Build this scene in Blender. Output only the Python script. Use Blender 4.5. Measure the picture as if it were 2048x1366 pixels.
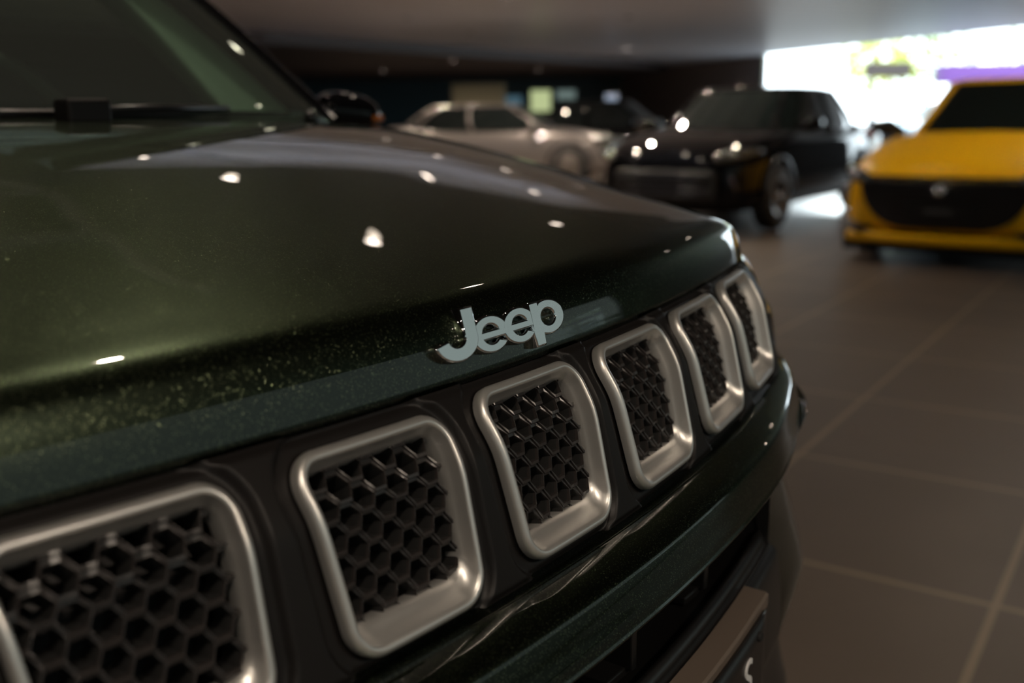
import bpy, bmesh, math, random
from mathutils import Vector, Matrix
random.seed(7)
S = bpy.context.scene
for o in list(bpy.data.objects): bpy.data.objects.remove(o)
COL = S.collection
PI = math.pi

# ------------------------------------------------------------------ camera, world, sun, exposure
YAW, PITCH, ROLL = math.radians(53.803), math.radians(-12.585), math.radians(-0.78)
CAM = Vector((-0.528, -0.357, 1.130))
fw = Vector((math.sin(YAW)*math.cos(PITCH), math.cos(YAW)*math.cos(PITCH), math.sin(PITCH)))
rt = Vector((math.cos(YAW), -math.sin(YAW), 0.0))
up = rt.cross(fw)
r2 = rt*math.cos(ROLL) + up*math.sin(ROLL)
u2 = -rt*math.sin(ROLL) + up*math.cos(ROLL)
cd = bpy.data.cameras.new('camera'); cam = bpy.data.objects.new('camera', cd); COL.objects.link(cam)
M = Matrix((r2, u2, -fw)).transposed().to_4x4(); M.translation = CAM
cam.matrix_world = M
cd.sensor_width = 36.0; cd.lens = 1997.2/2048*36.0
cd.clip_start = 0.02; cd.clip_end = 400
cd.dof.use_dof = True
cd.dof.focus_distance = (Vector((0.035, 0.03, 0.965))-CAM).dot(fw)
cd.dof.aperture_fstop = 4.2
S.camera = cam

w = bpy.data.worlds.new('world'); S.world = w; w.use_nodes = True
bg = w.node_tree.nodes['Background']
bg.inputs[0].default_value = (0.80, 0.93, 1.0, 1); bg.inputs[1].default_value = 6.0

FX = Vector((math.sin(YAW), math.cos(YAW), 0)); RX = rt.copy()
def W(r, f, z=0.0):
    """point in the hall: r metres to the right, f metres ahead of the photographer"""
    v = Vector((CAM.x, CAM.y, 0)) + RX*r + FX*f; v.z = z; return v

sd = bpy.data.lights.new('sun', 'SUN'); sun = bpy.data.objects.new('sun', sd); COL.objects.link(sun)
sd.energy = .45; sd.angle = 0.02; sd.color = (.85, 0.97, 1.0)
_h = (W(2.6, 11.1) - W(8.6, 28.8)).normalized(); _e = math.radians(9.5)
sun.rotation_euler = Vector((_h.x*math.cos(_e), _h.y*math.cos(_e), -math.sin(_e))).to_track_quat('-Z', 'Y').to_euler()

def portal(a, b, z0, z1):
    ld = bpy.data.lights.new('daylight_portal', 'AREA'); lo = bpy.data.objects.new('daylight_portal', ld); COL.objects.link(lo)
    d = (b-a); L = d.length; ld.shape = 'RECTANGLE'; ld.size = L; ld.size_y = z1-z0
    ld.cycles.is_portal = True
    mid = (a+b)/2; mid.z = (z0+z1)/2
    n = Vector((-d.y, d.x, 0)).normalized()
    if n.dot(Vector((CAM.x, CAM.y, mid.z))-mid) < 0: n = -n
    lo.location = mid - n*0.0
    x = d.normalized(); z = -n; y = z.cross(x)
    lo.matrix_world = Matrix.Translation(mid) @ Matrix((x, y, z)).transposed().to_4x4()

S.view_settings.view_transform = 'Standard'; S.view_settings.look = 'None'
S.view_settings.exposure = 0.0; S.view_settings.gamma = 1.0; S.view_settings.use_curve_mapping = False

CH = 2.9                                   # ceiling height
WA, WB, WC = W(7.7, 31.3), W(11.3, 22.0), W(12.6, 18.6)   # open window line, far to near
WD, WE, WF = Vector((12.0,-4.8,0)), Vector((-9.0,-4.8,0)), Vector((-9.0,9.0,0))   # end of the dark side wall, tinted front glazing, left corner

# ------------------------------------------------------------------ materials
def mat(name, col=(.5,.5,.5), metal=0, rough=.5, coat=0, crough=.03, emit=None, es=0, spec=.5, ior=1.5):
    m = bpy.data.materials.new(name); m.use_nodes = True
    b = m.node_tree.nodes['Principled BSDF']
    b.inputs['Base Color'].default_value = (*col, 1); b.inputs['Metallic'].default_value = metal
    b.inputs['Roughness'].default_value = rough; b.inputs['Coat Weight'].default_value = coat
    b.inputs['Coat Roughness'].default_value = crough; b.inputs['Specular IOR Level'].default_value = spec
    b.inputs['IOR'].default_value = ior
    if emit:
        b.inputs['Emission Color'].default_value = (*emit, 1); b.inputs['Emission Strength'].default_value = es
    return m
def nodes(m): return m.node_tree.nodes, m.node_tree.links, m.node_tree.nodes['Principled BSDF']
def noise_bump(m, scale, strength, dist=.001):
    N, L, b = nodes(m)
    tc = N.new('ShaderNodeTexCoord'); t = N.new('ShaderNodeTexNoise'); t.inputs['Scale'].default_value = scale
    bu = N.new('ShaderNodeBump'); bu.inputs['Strength'].default_value = strength; bu.inputs['Distance'].default_value = dist
    L.new(tc.outputs['Object'], t.inputs['Vector']); L.new(t.outputs['Fac'], bu.inputs['Height']); L.new(bu.outputs[0], b.inputs['Normal'])
def noise_color(m, scale, c1, c2, detail=4):
    N, L, b = nodes(m)
    tc = N.new('ShaderNodeTexCoord'); t = N.new('ShaderNodeTexNoise'); t.inputs['Scale'].default_value = scale; t.inputs['Detail'].default_value = detail
    r = N.new('ShaderNodeValToRGB'); r.color_ramp.elements[0].position = .35; r.color_ramp.elements[1].position = .68
    r.color_ramp.elements[0].color = (*c1, 1); r.color_ramp.elements[1].color = (*c2, 1)
    L.new(tc.outputs['Object'], t.inputs['Vector']); L.new(t.outputs['Fac'], r.inputs[0]); L.new(r.outputs[0], b.inputs['Base Color'])

def flake_paint(name, base, flake, rough=.30, scale=1500, amt=.8, dens=.90):
    """dark metallic lacquer: smooth clear coat over a metallic base with sparse tilted flakes"""
    m = mat(name, base, 1.0, rough, 1.0, .012)
    N, L, b = nodes(m)
    b.inputs['Specular Tint'].default_value = (.60, .63, .56, 1)
    tc = N.new('ShaderNodeTexCoord')
    v = N.new('ShaderNodeTexVoronoi'); v.inputs['Scale'].default_value = scale
    L.new(tc.outputs['Object'], v.inputs['Vector'])
    sep = N.new('ShaderNodeSeparateColor'); L.new(v.outputs['Color'], sep.inputs[0])
    msk = N.new('ShaderNodeMapRange'); msk.inputs[1].default_value = dens; msk.inputs[2].default_value = min(.999, dens+.03)
    L.new(sep.outputs[2], msk.inputs[0])
    sub = N.new('ShaderNodeVectorMath'); sub.operation = 'SUBTRACT'; sub.inputs[1].default_value = (.5, .5, .5)
    L.new(v.outputs['Color'], sub.inputs[0])
    am = N.new('ShaderNodeMath'); am.operation = 'MULTIPLY_ADD'; am.inputs[1].default_value = amt; am.inputs[2].default_value = .03; L.new(msk.outputs[0], am.inputs[0])
    sc = N.new('ShaderNodeVectorMath'); sc.operation = 'SCALE'; L.new(am.outputs[0], sc.inputs['Scale'])
    cz = N.new('ShaderNodeCombineXYZ'); sx = N.new('ShaderNodeSeparateXYZ'); L.new(sub.outputs[0], sx.inputs[0]); L.new(sx.outputs[0], cz.inputs[0]); L.new(sx.outputs[1], cz.inputs[1])
    L.new(cz.outputs[0], sc.inputs[0])
    g = N.new('ShaderNodeNewGeometry')
    ad = N.new('ShaderNodeVectorMath'); ad.operation = 'ADD'; L.new(g.outputs['Normal'], ad.inputs[0]); L.new(sc.outputs[0], ad.inputs[1])
    nm = N.new('ShaderNodeVectorMath'); nm.operation = 'NORMALIZE'; L.new(ad.outputs[0], nm.inputs[0])
    L.new(nm.outputs[0], b.inputs['Normal'])
    mc = N.new('ShaderNodeMix'); mc.data_type = 'RGBA'; mc.inputs[6].default_value = (*base, 1); mc.inputs[7].default_value = (*flake, 1)
    L.new(msk.outputs[0], mc.inputs[0]); L.new(mc.outputs[2], b.inputs['Base Color'])
    return m

def glass_mat(name, tint, refl=1.0, haze=0):
    m = bpy.data.materials.new(name); m.use_nodes = True
    N, L = m.node_tree.nodes, m.node_tree.links; N.clear()
    o = N.new('ShaderNodeOutputMaterial'); mx = N.new('ShaderNodeMixShader')
    t = N.new('ShaderNodeBsdfTransparent'); t.inputs[0].default_value = (*tint, 1)
    g = N.new('ShaderNodeBsdfGlossy'); g.inputs['Roughness'].default_value = .01; g.inputs[0].default_value = (refl*.86, refl, refl*.9, 1)
    f = N.new('ShaderNodeFresnel'); f.inputs[0].default_value = 1.5
    ge = N.new('ShaderNodeNewGeometry'); inv = N.new('ShaderNodeMath'); inv.operation = 'SUBTRACT'; inv.inputs[0].default_value = 1
    mu = N.new('ShaderNodeMath'); mu.operation = 'MULTIPLY'; L.new(ge.outputs['Backfacing'], inv.inputs[1]); L.new(inv.outputs[0], mu.inputs[0]); L.new(f.outputs[0], mu.inputs[1])
    if haze:
        df = N.new('ShaderNodeBsdfDiffuse'); df.inputs[0].default_value = (.6,.62,.6,1); hm = N.new('ShaderNodeMixShader'); hm.inputs[0].default_value = haze
        L.new(t.outputs[0], hm.inputs[1]); L.new(df.outputs[0], hm.inputs[2]); t = hm
    L.new(mu.outputs[0], mx.inputs[0]); L.new(t.outputs[0], mx.inputs[1]); L.new(g.outputs[0], mx.inputs[2]); L.new(mx.outputs[0], o.inputs[0])
    return m

M_GREEN = flake_paint('green_metallic_paint', (.024,.0320,.0215), (.17,.21,.12), rough=.35, scale=2000, amt=.5, dens=.93)
M_SILVER = mat('satin_silver', (.70,.69,.665), .80, .36); noise_bump(M_SILVER, 2500, .08, .0004)
M_CHROME = mat('chrome', (.80,.82,.82), 1, .04)
M_BLACK = mat('satin_black_plastic', (.012,.0115,.0115), 0, .33)
M_GLOSSBLK = mat('black_panel', (.010,.0088,.0085), 0, .42, spec=.22)
M_MESH = mat('grille_mesh_plastic', (.030,.026,.025), 0, .27)
M_MATTE = mat('matte_black', (.006,.006,.006), 0, .8)
M_RUBBER = mat('rubber', (.012,.012,.012), 0, .7)
M_WSH = glass_mat('windscreen_glass', (.66,.76,.70), haze=.05)
M_SIDE = glass_mat('side_window_glass', (.62,.70,.65))
M_CARGLASS = mat('dark_car_glass', (.008,.012,.012), 0, .03, spec=.6)
M_CLEAR = mat('headlight_lens', (.10,.11,.11), .3, .05, 1, .01)
M_DASH = mat('dashboard_plastic', (.10,.10,.10), 0, .6)
M_TRIM = mat('pale_cabin_trim', (.50,.52,.46), 0, .7)
M_SEAT = mat('seat_fabric', (.12,.125,.12), 0, .8)
M_LEDGE = mat('plate_holder_plastic', (.16,.125,.10), .2, .4)
M_WHITE = mat('white_lettering', (.7,.7,.7), 0, .5)
M_YELLOW = mat('yellow_paint', (1.0,.53,.002), 0, .35, .4, .03, spec=.3)
M_DARKPAINT = mat('black_paint', (.006,.006,.007), 0, .03, 0, .03, spec=.5, ior=1.30)
M_SILVERPAINT = mat('silver_paint', (.20,.18,.17), .5, .35, 1, .03)
M_BLUEPAINT = mat('pale_blue_paint', (.45,.60,.72), .2, .3, 1, .03)
M_WHEEL = mat('alloy_wheel', (.20,.18,.16), .9, .35)
M_AMBER = mat('amber_lens', (.6,.16,.01), 0, .2)
M_DRL = mat('daytime_light_lens', (.75,.75,.85), .0, .3, 1, .02)

# ------------------------------------------------------------------ object helpers
def obj(name, me, m=None, parent=None, smooth=True):
    o = bpy.data.objects.new(name, me); COL.objects.link(o)
    if m is not None and not me.materials: me.materials.append(m)
    if parent is not None: o.parent = parent
    if smooth:
        for p in me.polygons: p.use_smooth = True
    return o
def tag(o, label=None, cat=None, group=None, kind=None):
    if label: o['label'] = label
    if cat: o['category'] = cat
    if group: o['group'] = group
    if kind: o['kind'] = kind
    return o
def empty(name, loc=(0,0,0), rz=0):
    o = bpy.data.objects.new(name, None); COL.objects.link(o); o.location = loc; o.rotation_euler = (0,0,rz); o.empty_display_size = .2
    return o
def mesh(name, vs, fs, m=None, parent=None, smooth=True):
    me = bpy.data.meshes.new(name); me.from_pydata([tuple(v) for v in vs], [], fs); me.update()
    return obj(name, me, m, parent, smooth)
def grid(name, fn, nu, nv, m, parent=None, skip=None, closeu=False, flip=False):
    vs = [fn(i/(nu if closeu else nu-1), j/(nv-1)) for j in range(nv) for i in range(nu)]
    fs = []
    for j in range(nv-1):
        for i in range(nu if closeu else nu-1):
            k = (i+1) % nu
            q = (j*nu+i, j*nu+k, (j+1)*nu+k, (j+1)*nu+i)
            fs.append(q[::-1] if flip else q)
    return mesh(name, vs, fs, m, parent)
class MB:
    def __init__(s): s.v = []; s.f = []
    def add(s, vs, fs):
        n = len(s.v); s.v += [tuple(v) for v in vs]; s.f += [tuple(i+n for i in f) for f in fs]; return s
    def box(s, a, b):
        x0,y0,z0 = a; x1,y1,z1 = b
        return s.add([(x0,y0,z0),(x1,y0,z0),(x1,y1,z0),(x0,y1,z0),(x0,y0,z1),(x1,y0,z1),(x1,y1,z1),(x0,y1,z1)],
            [(3,2,1,0),(4,5,6,7),(0,1,5,4),(1,2,6,5),(2,3,7,6),(3,0,4,7)])
    def tube(s, pts, r, n=8, caps=True):
        pts = [Vector(p) for p in pts]; rs = r if isinstance(r, (list, tuple)) else [r]*len(pts)
        rings = []
        for i, p in enumerate(pts):
            d = (pts[min(i+1, len(pts)-1)] - pts[max(i-1, 0)]).normalized()
            a = d.orthogonal().normalized() if i == 0 else (pa - d*pa.dot(d)).normalized()
            pa = a; b = d.cross(a)
            rings.append([p + (a*math.cos(2*PI*k/n) + b*math.sin(2*PI*k/n))*rs[i] for k in range(n)])
        vs = [v for q in rings for v in q]; fs = []
        for i in range(len(pts)-1):
            for k in range(n): fs.append((i*n+k, i*n+(k+1)%n, (i+1)*n+(k+1)%n, (i+1)*n+k))
        if caps: fs.append(tuple(range(n))[::-1]); fs.append(tuple((len(pts)-1)*n+k for k in range(n)))
        return s.add(vs, fs)
    def lathe(s, prof, n=24, axis='x', c=(0,0,0)):
        vs = []; fs = []
        for (r, h) in prof:
            for k in range(n):
                a = 2*PI*k/n
                if axis == 'x': vs.append((c[0]+h, c[1]+r*math.cos(a), c[2]+r*math.sin(a)))
                elif axis == 'z': vs.append((c[0]+r*math.cos(a), c[1]+r*math.sin(a), c[2]+h))
                else: vs.append((c[0]+r*math.cos(a), c[1]+h, c[2]+r*math.sin(a)))
        for i in range(len(prof)-1):
            for k in range(n): fs.append((i*n+k, i*n+(k+1)%n, (i+1)*n+(k+1)%n, (i+1)*n+k))
        return s.add(vs, fs)
    def build(s, name, m, parent=None, smooth=False):
        o = mesh(name, s.v, s.f, m, parent, smooth); return o
def subsurf(o, lv=1):
    md = o.modifiers.new('s', 'SUBSURF'); md.levels = lv; md.render_levels = lv; return o
def solid(o, t, off=0):
    md = o.modifiers.new('t', 'SOLIDIFY'); md.thickness = t; md.offset = off; return o
def bevel(o, wd=.005, n=2):
    md = o.modifiers.new('b', 'BEVEL'); md.width = wd; md.segments = n; md.limit_method = 'ANGLE'; return o
def fixn(o):
    bm = bmesh.new(); bm.from_mesh(o.data); bmesh.ops.recalc_face_normals(bm, faces=bm.faces); bm.to_mesh(o.data); bm.free(); return o
def copy_tree(o, parent=None):
    c = o.copy(); COL.objects.link(c); c.parent = parent
    for ch in list(o.children): copy_tree(ch, c)
    return c
def crom(P, t):
    n = len(P)-1; x = t*n; i = min(int(x), n-1); f = x-i
    g = lambda k: P[max(0, min(n, k))]
    p0, p1, p2, p3 = g(i-1), g(i), g(i+1), g(i+2)
    return tuple(.5*((2*b) + (-a+c)*f + (2*a-5*b+4*c-d)*f*f + (-a+3*b-3*c+d)*f**3) for a, b, c, d in zip(p0, p1, p2, p3))

# =================================================================== THE GREEN CAR IN FRONT
K0 = 0.930                                # height of the grille's fold line
def C(x): x = abs(x); return .2588*x*x - .0685*x**4
def dC(x): return .5176*x - .274*x**3
def Cb(x):
    x = abs(x); t = min(max((x-.53)/.38, 0), .9985)
    return C(min(x, .9)) + .43*(1-math.sqrt(1-t*t))
jeep = empty('sport_utility_vehicle')
tag(jeep, 'dark green metallic car seen close up, with silver-ringed grille slots and a lettered badge', 'car')

# hood + fender tops: one height profile behind the curved leading edge
HP = [(.052,.958),(.036,.963),(.032,.9675),(.0328,.975),(.0360,.988),(.0412,1.001),(.0480,1.0110),(.062,1.0188),(.095,1.0258),(.14,1.0345),(.22,1.0490),(.32,1.0680),(.44,1.0915),(.58,1.1150),(.70,1.1290),(.80,1.1365)]
def drop(x): x = abs(x); return .012*(x/.8)**4 if x < .8 else .012
def ss(a, b, x): t = max(0, min(1, (x-a)/(b-a))); return t*t*(3-2*t)
def hoodpt(x, t):
    s, z = crom(HP, t)
    s2 = max(0.0, min(1.0, s/.8))
    yb = Cb(x)*(1-s2) + (.28*x*x)*s2          # behind, the hood ends along the windscreen base
    cd_ = .045*ss(.50, .80, abs(x))*ss(.02, .07, s)*max(0, 1-s/.30)**1.3   # the hood falls away at its front corners
    return Vector((x, yb + s, z - drop(x) - cd_))
def tmap(v): return v
hood = grid('hood', lambda u, v: hoodpt((u*2-1)*.70, v), 141, 151, M_GREEN, jeep)
for sgn in (-1, 1):
    def fpt(u, v, sgn=sgn):
        if u < .5: x = .704 + (.80-.704)*u*2; return hoodpt(sgn*x, v)
        a = (u-.5)*2*PI/2; p = hoodpt(sgn*.80, v)
        wr = .05+.055*ss(.5,.9,v); return Vector((sgn*(.80+wr*math.sin(a)), p.y + .10*(1-math.cos(a))*max(0, 1-v*1.6), p.z-.11*(1-math.cos(a))))
    grid('fender', fpt, 33, 101, M_GREEN, jeep, flip=(sgn < 0))
# dark gap under the hood edge and the black backing behind the grille
def slab(name, x0, x1, rows, m, fn=Cb, n=80, par=jeep, sub=6, flip=False):
    def f(u, v):
        x = x0+(x1-x0)*u; o, z = crom(rows, v) if sub > 1 else rows[int(round(v*(len(rows)-1)))]
        return Vector((x, fn(x)+o, z))
    return grid(name, f, n, (len(rows)-1)*sub+1, m, par, flip=flip)
slab('hood_gap_seal', -.72, .72, [(.050,.961),(.085,.955),(.12,.94)], M_MATTE)

# grille: folded profile, outward normal and slot outlines
def Yp(z):
    q = z/.004
    sp = q if q > 30 else math.log(1+math.exp(q))
    return .257*z + .41*.004*(sp - math.log(2))
def G(x, z, e=0.0):
    """a point of the grille face: x across, z above the fold, e out of the face"""
    t = .257 + .41/(1+math.exp(-max(-30, min(30, z/.004))))
    n = Vector((dC(x), -1, t)).normalized() if x >= 0 else Vector((-dC(-x), -1, t)).normalized()
    return Vector((x, C(x)+Yp(z), K0+z)) + n*e
PITCHX = .148
SL = {-3:(-.0006,.004,.0007), -2:(-.0003,-.001,.001), -1:(.0016,-.0021,-.0018), 0:(-.0010,.0008,-.0007), 1:(-.0016,.0012,.0007), 2:(.0003,.0021,.0014), 3:(.0006,.0042,.0007)}
def rpoly(d, hw, zt, zb, taper, r_t, r_b, dtop=1, dbot=1, dside=1):
    """rounded slot outline shrunk by d; always the same number of points"""
    wt = hw - d*dside; wb = hw*(1-taper) - d*dside; t = zt - d*dtop; b = zb + d*dbot
    cs = [(wt, t, max(r_t-d, .003), 0), (-wt, t, max(r_t-d, .003), 90), (-wb, b, max(r_b-d, .004), 180), (wb, b, max(r_b-d, .004), 270)]
    pts = []
    for i, (x, z, r, a0) in enumerate(cs):
        cx = x - math.copysign(r, x); cz = z - r if i < 2 else z + r
        for k in range(9):
            a = math.radians(a0 + 90*k/8); pts.append((cx+r*math.cos(a), cz+r*math.sin(a)))
        nx = cs[(i+1) % 4]
        n = 12
        ex, ez = pts[-1]
        nr = nx[2]; ncx = nx[0]-math.copysign(nr, nx[0]); ncz = nx[1]-nr if (i+1) % 4 < 2 else nx[1]+nr
        a = math.radians(nx[3]); sx, sz = ncx+nr*math.cos(a), ncz+nr*math.sin(a)
        for k in range(1, n): pts.append((ex+(sx-ex)*k/n, ez+(sz-ez)*k/n))
    return pts
RIM = [(-.0005,-.004),(-.0005,.0006),(.0003,.0024),(.0014,.0038),(.0032,.0045),(.0050,.0040),(.0064,.0022),(.0075,-.0002),(.0092,-.0032),(.0120,-.0062),(.0150,-.0080),(.0152,-.020)]
for k in range(-3, 4):
    dx, dz, dw = SL[k]; xk = PITCHX*k + dx; hw = .0582 + dw
    vs = []; n = None
    for (d, e) in RIM:
        if d <= .0050: P = rpoly(d, hw, .0315, -.077, .0816, .017, .021)
        else:
            q = (d-.0050)
            P = rpoly(.0050, hw-q*.20, .0315-q*.3, -.077+q*1.25, .0816, .017-q*.4, .021-q*.3)
        n = len(P); vs += [G(xk+s, z+dz, e) for s, z in P]
    fs = [(i*n+j, i*n+(j+1)%n, (i+1)*n+(j+1)%n, (i+1)*n+j) for i in range(len(RIM)-1) for j in range(n)]
    rim = fixn(mesh('grille_ring', vs, fs, M_SILVER, jeep)); rim['label'] = 'satin silver ring'
    # honeycomb insert, shingled: the lower lip of every cell stands proud
    mb = MB(); R = .0084; hh = .00875
    for i in range(-6, 7):
        for j in range(-6, 6):
            s0 = i*.0126; z0 = j*.0175 + (.00875 if i % 2 else 0) - .022
            if abs(s0) > hw+.002 or z0 > .040 or z0 < -.080: continue
            rings = []
            for (sc, e0, lip) in ((1.0,-.024,0),(1.0,-.0106,.0010),(.97,-.0104,.0012),(.76,-.0104,.0014),(.71,-.0122,.0008),(.64,-.030,0)):
                ring = []
                for q in range(12):
                    a = PI*q/6
                    if q % 2 == 0: ca, sa = math.cos(a), math.sin(a)
                    else:
                        a1, a2 = PI*(q-1)/6, PI*(q+1)/6; ca, sa = (math.cos(a1)+math.cos(a2))/2, (math.sin(a1)+math.sin(a2))/2
                    ring.append(G(xk+s0+R*ca*(sc*.30+.70 if sc < 1 else 1), z0+dz+hh/.866*sa*sc, e0 - lip*1.6*sa + abs(ca)*.0006))
                rings.append(ring)
            vv = [p for r_ in rings for p in r_]
            ff = [(a*12+b, a*12+(b+1)%12, (a+1)*12+(b+1)%12, (a+1)*12+b) for a in range(5) for b in range(12)]
            mb.add(vv, ff)
    gm = fixn(mb.build('honeycomb_mesh', M_MESH, rim)); gm.data.materials.append(M_MATTE)
    for pi_, p_ in enumerate(gm.data.polygons):
        if (pi_ // 12) % 5 == 4: p_.material_index = 1  # shade in the cells: deep walls coloured blacker than the bars
# black grille panel with sunk pads round the slots and pockets behind them
def rdist(px, pz, hw, zt, zb, tp, r):
    cz = (zt+zb)/2; hz = (zt-zb)/2; f = (zt-pz)/(zt-zb); w_ = hw*(1-tp*max(0, min(1, f)))
    qx = abs(px)-(w_-r); qz = abs(pz-cz)-(hz-r)
    return math.hypot(max(qx, 0), max(qz, 0)) + min(max(qx, qz), 0) - r
def ss(a, b, x): t = max(0, min(1, (x-a)/(b-a))); return t*t*(3-2*t)
def panel_pt(u, v):
    x = -.553 + 1.106*u; z = -.0855 + (.0395+.0855)*v
    k = max(-3, min(3, round(x/PITCHX))); dx, dz, dw = SL[k]
    d = rdist(x-PITCHX*k-dx, z-dz, .0582+dw, .0315, -.077, .0816, .019)
    e = -.0055 + .0055*ss(.0085, .0125, d) - .0015*ss(.002, .0, d) - .036*ss(-.004, -.0075, d)
    e += -.010*ss(.536, .553, abs(x)) - .004*ss(.034, .0395, z) - .003*ss(-.080, -.0855, z)
    return G(x, z, e)
grid('grille_panel', panel_pt, 760, 110, M_GLOSSBLK, jeep)

# badge letters
def letter(name, splines, ox, oz, parent):
    cu = bpy.data.curves.new(name, 'CURVE'); cu.dimensions = '2D'; cu.fill_mode = 'BOTH'
    cu.extrude = .0038; cu.bevel_depth = .0013; cu.bevel_resolution = 1; cu.offset = -.0008
    for pts in splines:
        sp = cu.splines.new('POLY'); sp.points.add(len(pts)-1)
        for p, q in zip(sp.points, pts): p.co = (q[0], q[1], 0, 1)
        sp.use_cyclic_u = True
    t = bpy.data.objects.new('t', cu); COL.objects.link(t)
    bpy.context.view_layer.update()
    me = bpy.data.meshes.new_from_object(t.evaluated_get(bpy.context.evaluated_depsgraph_get()))
    bpy.data.objects.remove(t)
    me.materials.clear(); me.materials.append(M_CHROME)
    o = obj(name, me, None, parent, smooth=False)
    tilt = math.radians(16)
    X = Vector((1, dC(ox) if ox > 0 else -dC(-ox), 0)).normalized(); Z = Vector((0, math.sin(tilt), math.cos(tilt)))
    N_ = X.cross(Z).normalized(); Z = N_.cross(X)
    mt = Matrix((X, Z, N_)).transposed().to_4x4(); mt.translation = Vector((ox, C(ox) + .0305 + (oz-.972)*.30, oz))
    o.matrix_basis = mt; return o
def arc(cx, cz, rx, rz, a0, a1, n=24): return [(cx+rx*math.cos(math.radians(a0+(a1-a0)*i/n)), cz+rz*math.sin(math.radians(a0+(a1-a0)*i/n))) for i in range(n+1)]
badge = empty('badge'); badge.parent = jeep; badge['label'] = 'raised chrome lettering'
ro, sw = .0205, .0125
J = [(ro, .0325), (ro, .0140)] + arc(0, .0140, ro, .0140, 0, -172, 30) + arc(0, .0145, ro-sw, .0055, -176, 0, 24) + [(ro-sw, .0325)]
rx, rz, tk = .0190, .0122, .0100
def e_shape():
    zb0, zb1 = -.0030, .0022
    a0 = math.degrees(math.asin(zb0/rz)); ix, iz = rx-tk, rz-.0056
    outer = arc(0, 0, rx, rz, a0, 326, 44)
    ai = math.degrees(math.asin(zb0/iz))
    inner = arc(0, 0, ix, iz, 318, 180-ai, 24)
    ah = math.degrees(math.asin(zb1/iz))
    hole = arc(0, 0, ix, iz, ah, 180-ah, 20)
    return [outer+inner, hole]
ES = e_shape()
pr, pz_, st = .0152, .0142, .0112
al = math.degrees(math.acos((st-.001-pr*1.02+.0)/pr)) if abs((st-.001-pr*1.02)/pr) < 1 else 100
Pp = [(0, -.0062), (st, -.0062)] + [(q[0]+.0205, q[1]+.0122) for q in arc(0, 0, .0200, .0122, -115, 115, 36)] + [(st, .0225), (st-.0005, .0243), (0, .0243)]
Ph = arc(.0205, .0122, .0088, .0060, 0, 345, 24)
letter('badge_letter', [J], -.0535, .9800, badge)
letter('badge_letter', ES, -.0196, .9912, badge)
letter('badge_letter', ES, .0128, .9914, badge)
letter('badge_letter', [Pp, Ph], .0268, .9800, badge)

# bumper: shelf, upright facet, corner skin, chin
B1 = [(-.004,.8445),(-.025,.8435),(-.0285,.8428),(-.036,.8412),(-.044,.8393),(-.051,.8370),(-.0560,.8335),(-.0585,.828),(-.0620,.817),(-.0660,.804),(-.0645,.7985),(-.030,.797)]
slab('bumper_beam', -.908, .908, B1, M_GREEN, fn=lambda x: Cb(x)+.022*ss(.30,.62,abs(x)), n=161, sub=5)
for sgn in (-1, 1):
    r = [(.052,.9700),(.044,.9655),(.034,.950),(.014,.928),(-.002,.912),(-.009,.900),(-.013,.875),(-.016,.857),(-.025,.8435)]
    slab('bumper_corner', sgn*.555, sgn*.908, r, M_GREEN, n=50, sub=5, flip=(sgn < 0))
    r = [(-.0555,.7985),(-.036,.788),(-.024,.765),(-.029,.72),(-.046,.66),(-.0585,.618),(-.0575,.600),(-.048,.575),(-.038,.548)]
    slab('lower_bumper_panel', sgn*.395, sgn*.908, r, M_GREEN, n=60, sub=5, flip=(sgn < 0))
    # inner return of the lower opening
    grid('opening_end', lambda u, v, s=sgn: Vector((s*.396, Cb(.396)-.042+u*.12, .70+v*.098)), 4, 4, M_MATTE, jeep)
slab('opening_roof_trim', -.40, .40, [(-.056,.7985),(-.050,.7945),(-.02,.7935),(.04,.793)], M_BLACK, sub=3)
slab('opening_back', -.40, .40, [(.05,.80),(.06,.75),(.06,.68)], M_MATTE, sub=3)
mb = MB()
mb.tube([(x, C(x)-.022, .767) for x in [(-.40+.8*i/40) for i in range(41)]], .0035, 6)
mb.build('opening_crossbar', M_BLACK, jeep, True)
for x in (-.246, -.09, .09, .246):
    m2 = MB(); y = C(x)
    m2.box((x-.004, y-.020, .712), (x+.004, y+.05, .768)); m2.box((x-.03, y-.014, .706), (x+.004, y+.03, .714))
    bevel(m2.build('opening_strut', M_BLACK, jeep), .0015)
slab('opening_sill', -.40, .40, [(.05,.70),(-.022,.706),(-.028,.712),(-.033,.7125),(-.037,.708),(-.038,.703),(-.040,.700),(-.043,.7005),(-.0445,.697)], M_BLACK, sub=3)
slab('chin', -.40, .40, [(-.0445,.699),(-.052,.69),(-.056,.66),(-.0585,.618),(-.0575,.600),(-.048,.575),(-.038,.548)], M_BLACK, sub=5)
slab('lower_lip', -.80, .80, [(-.038,.552),(-.032,.52),(-.038,.47),(-.050,.42),(-.052,.38),(-.040,.33),(.10,.30)], M_BLACK, n=120, sub=5)
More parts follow.
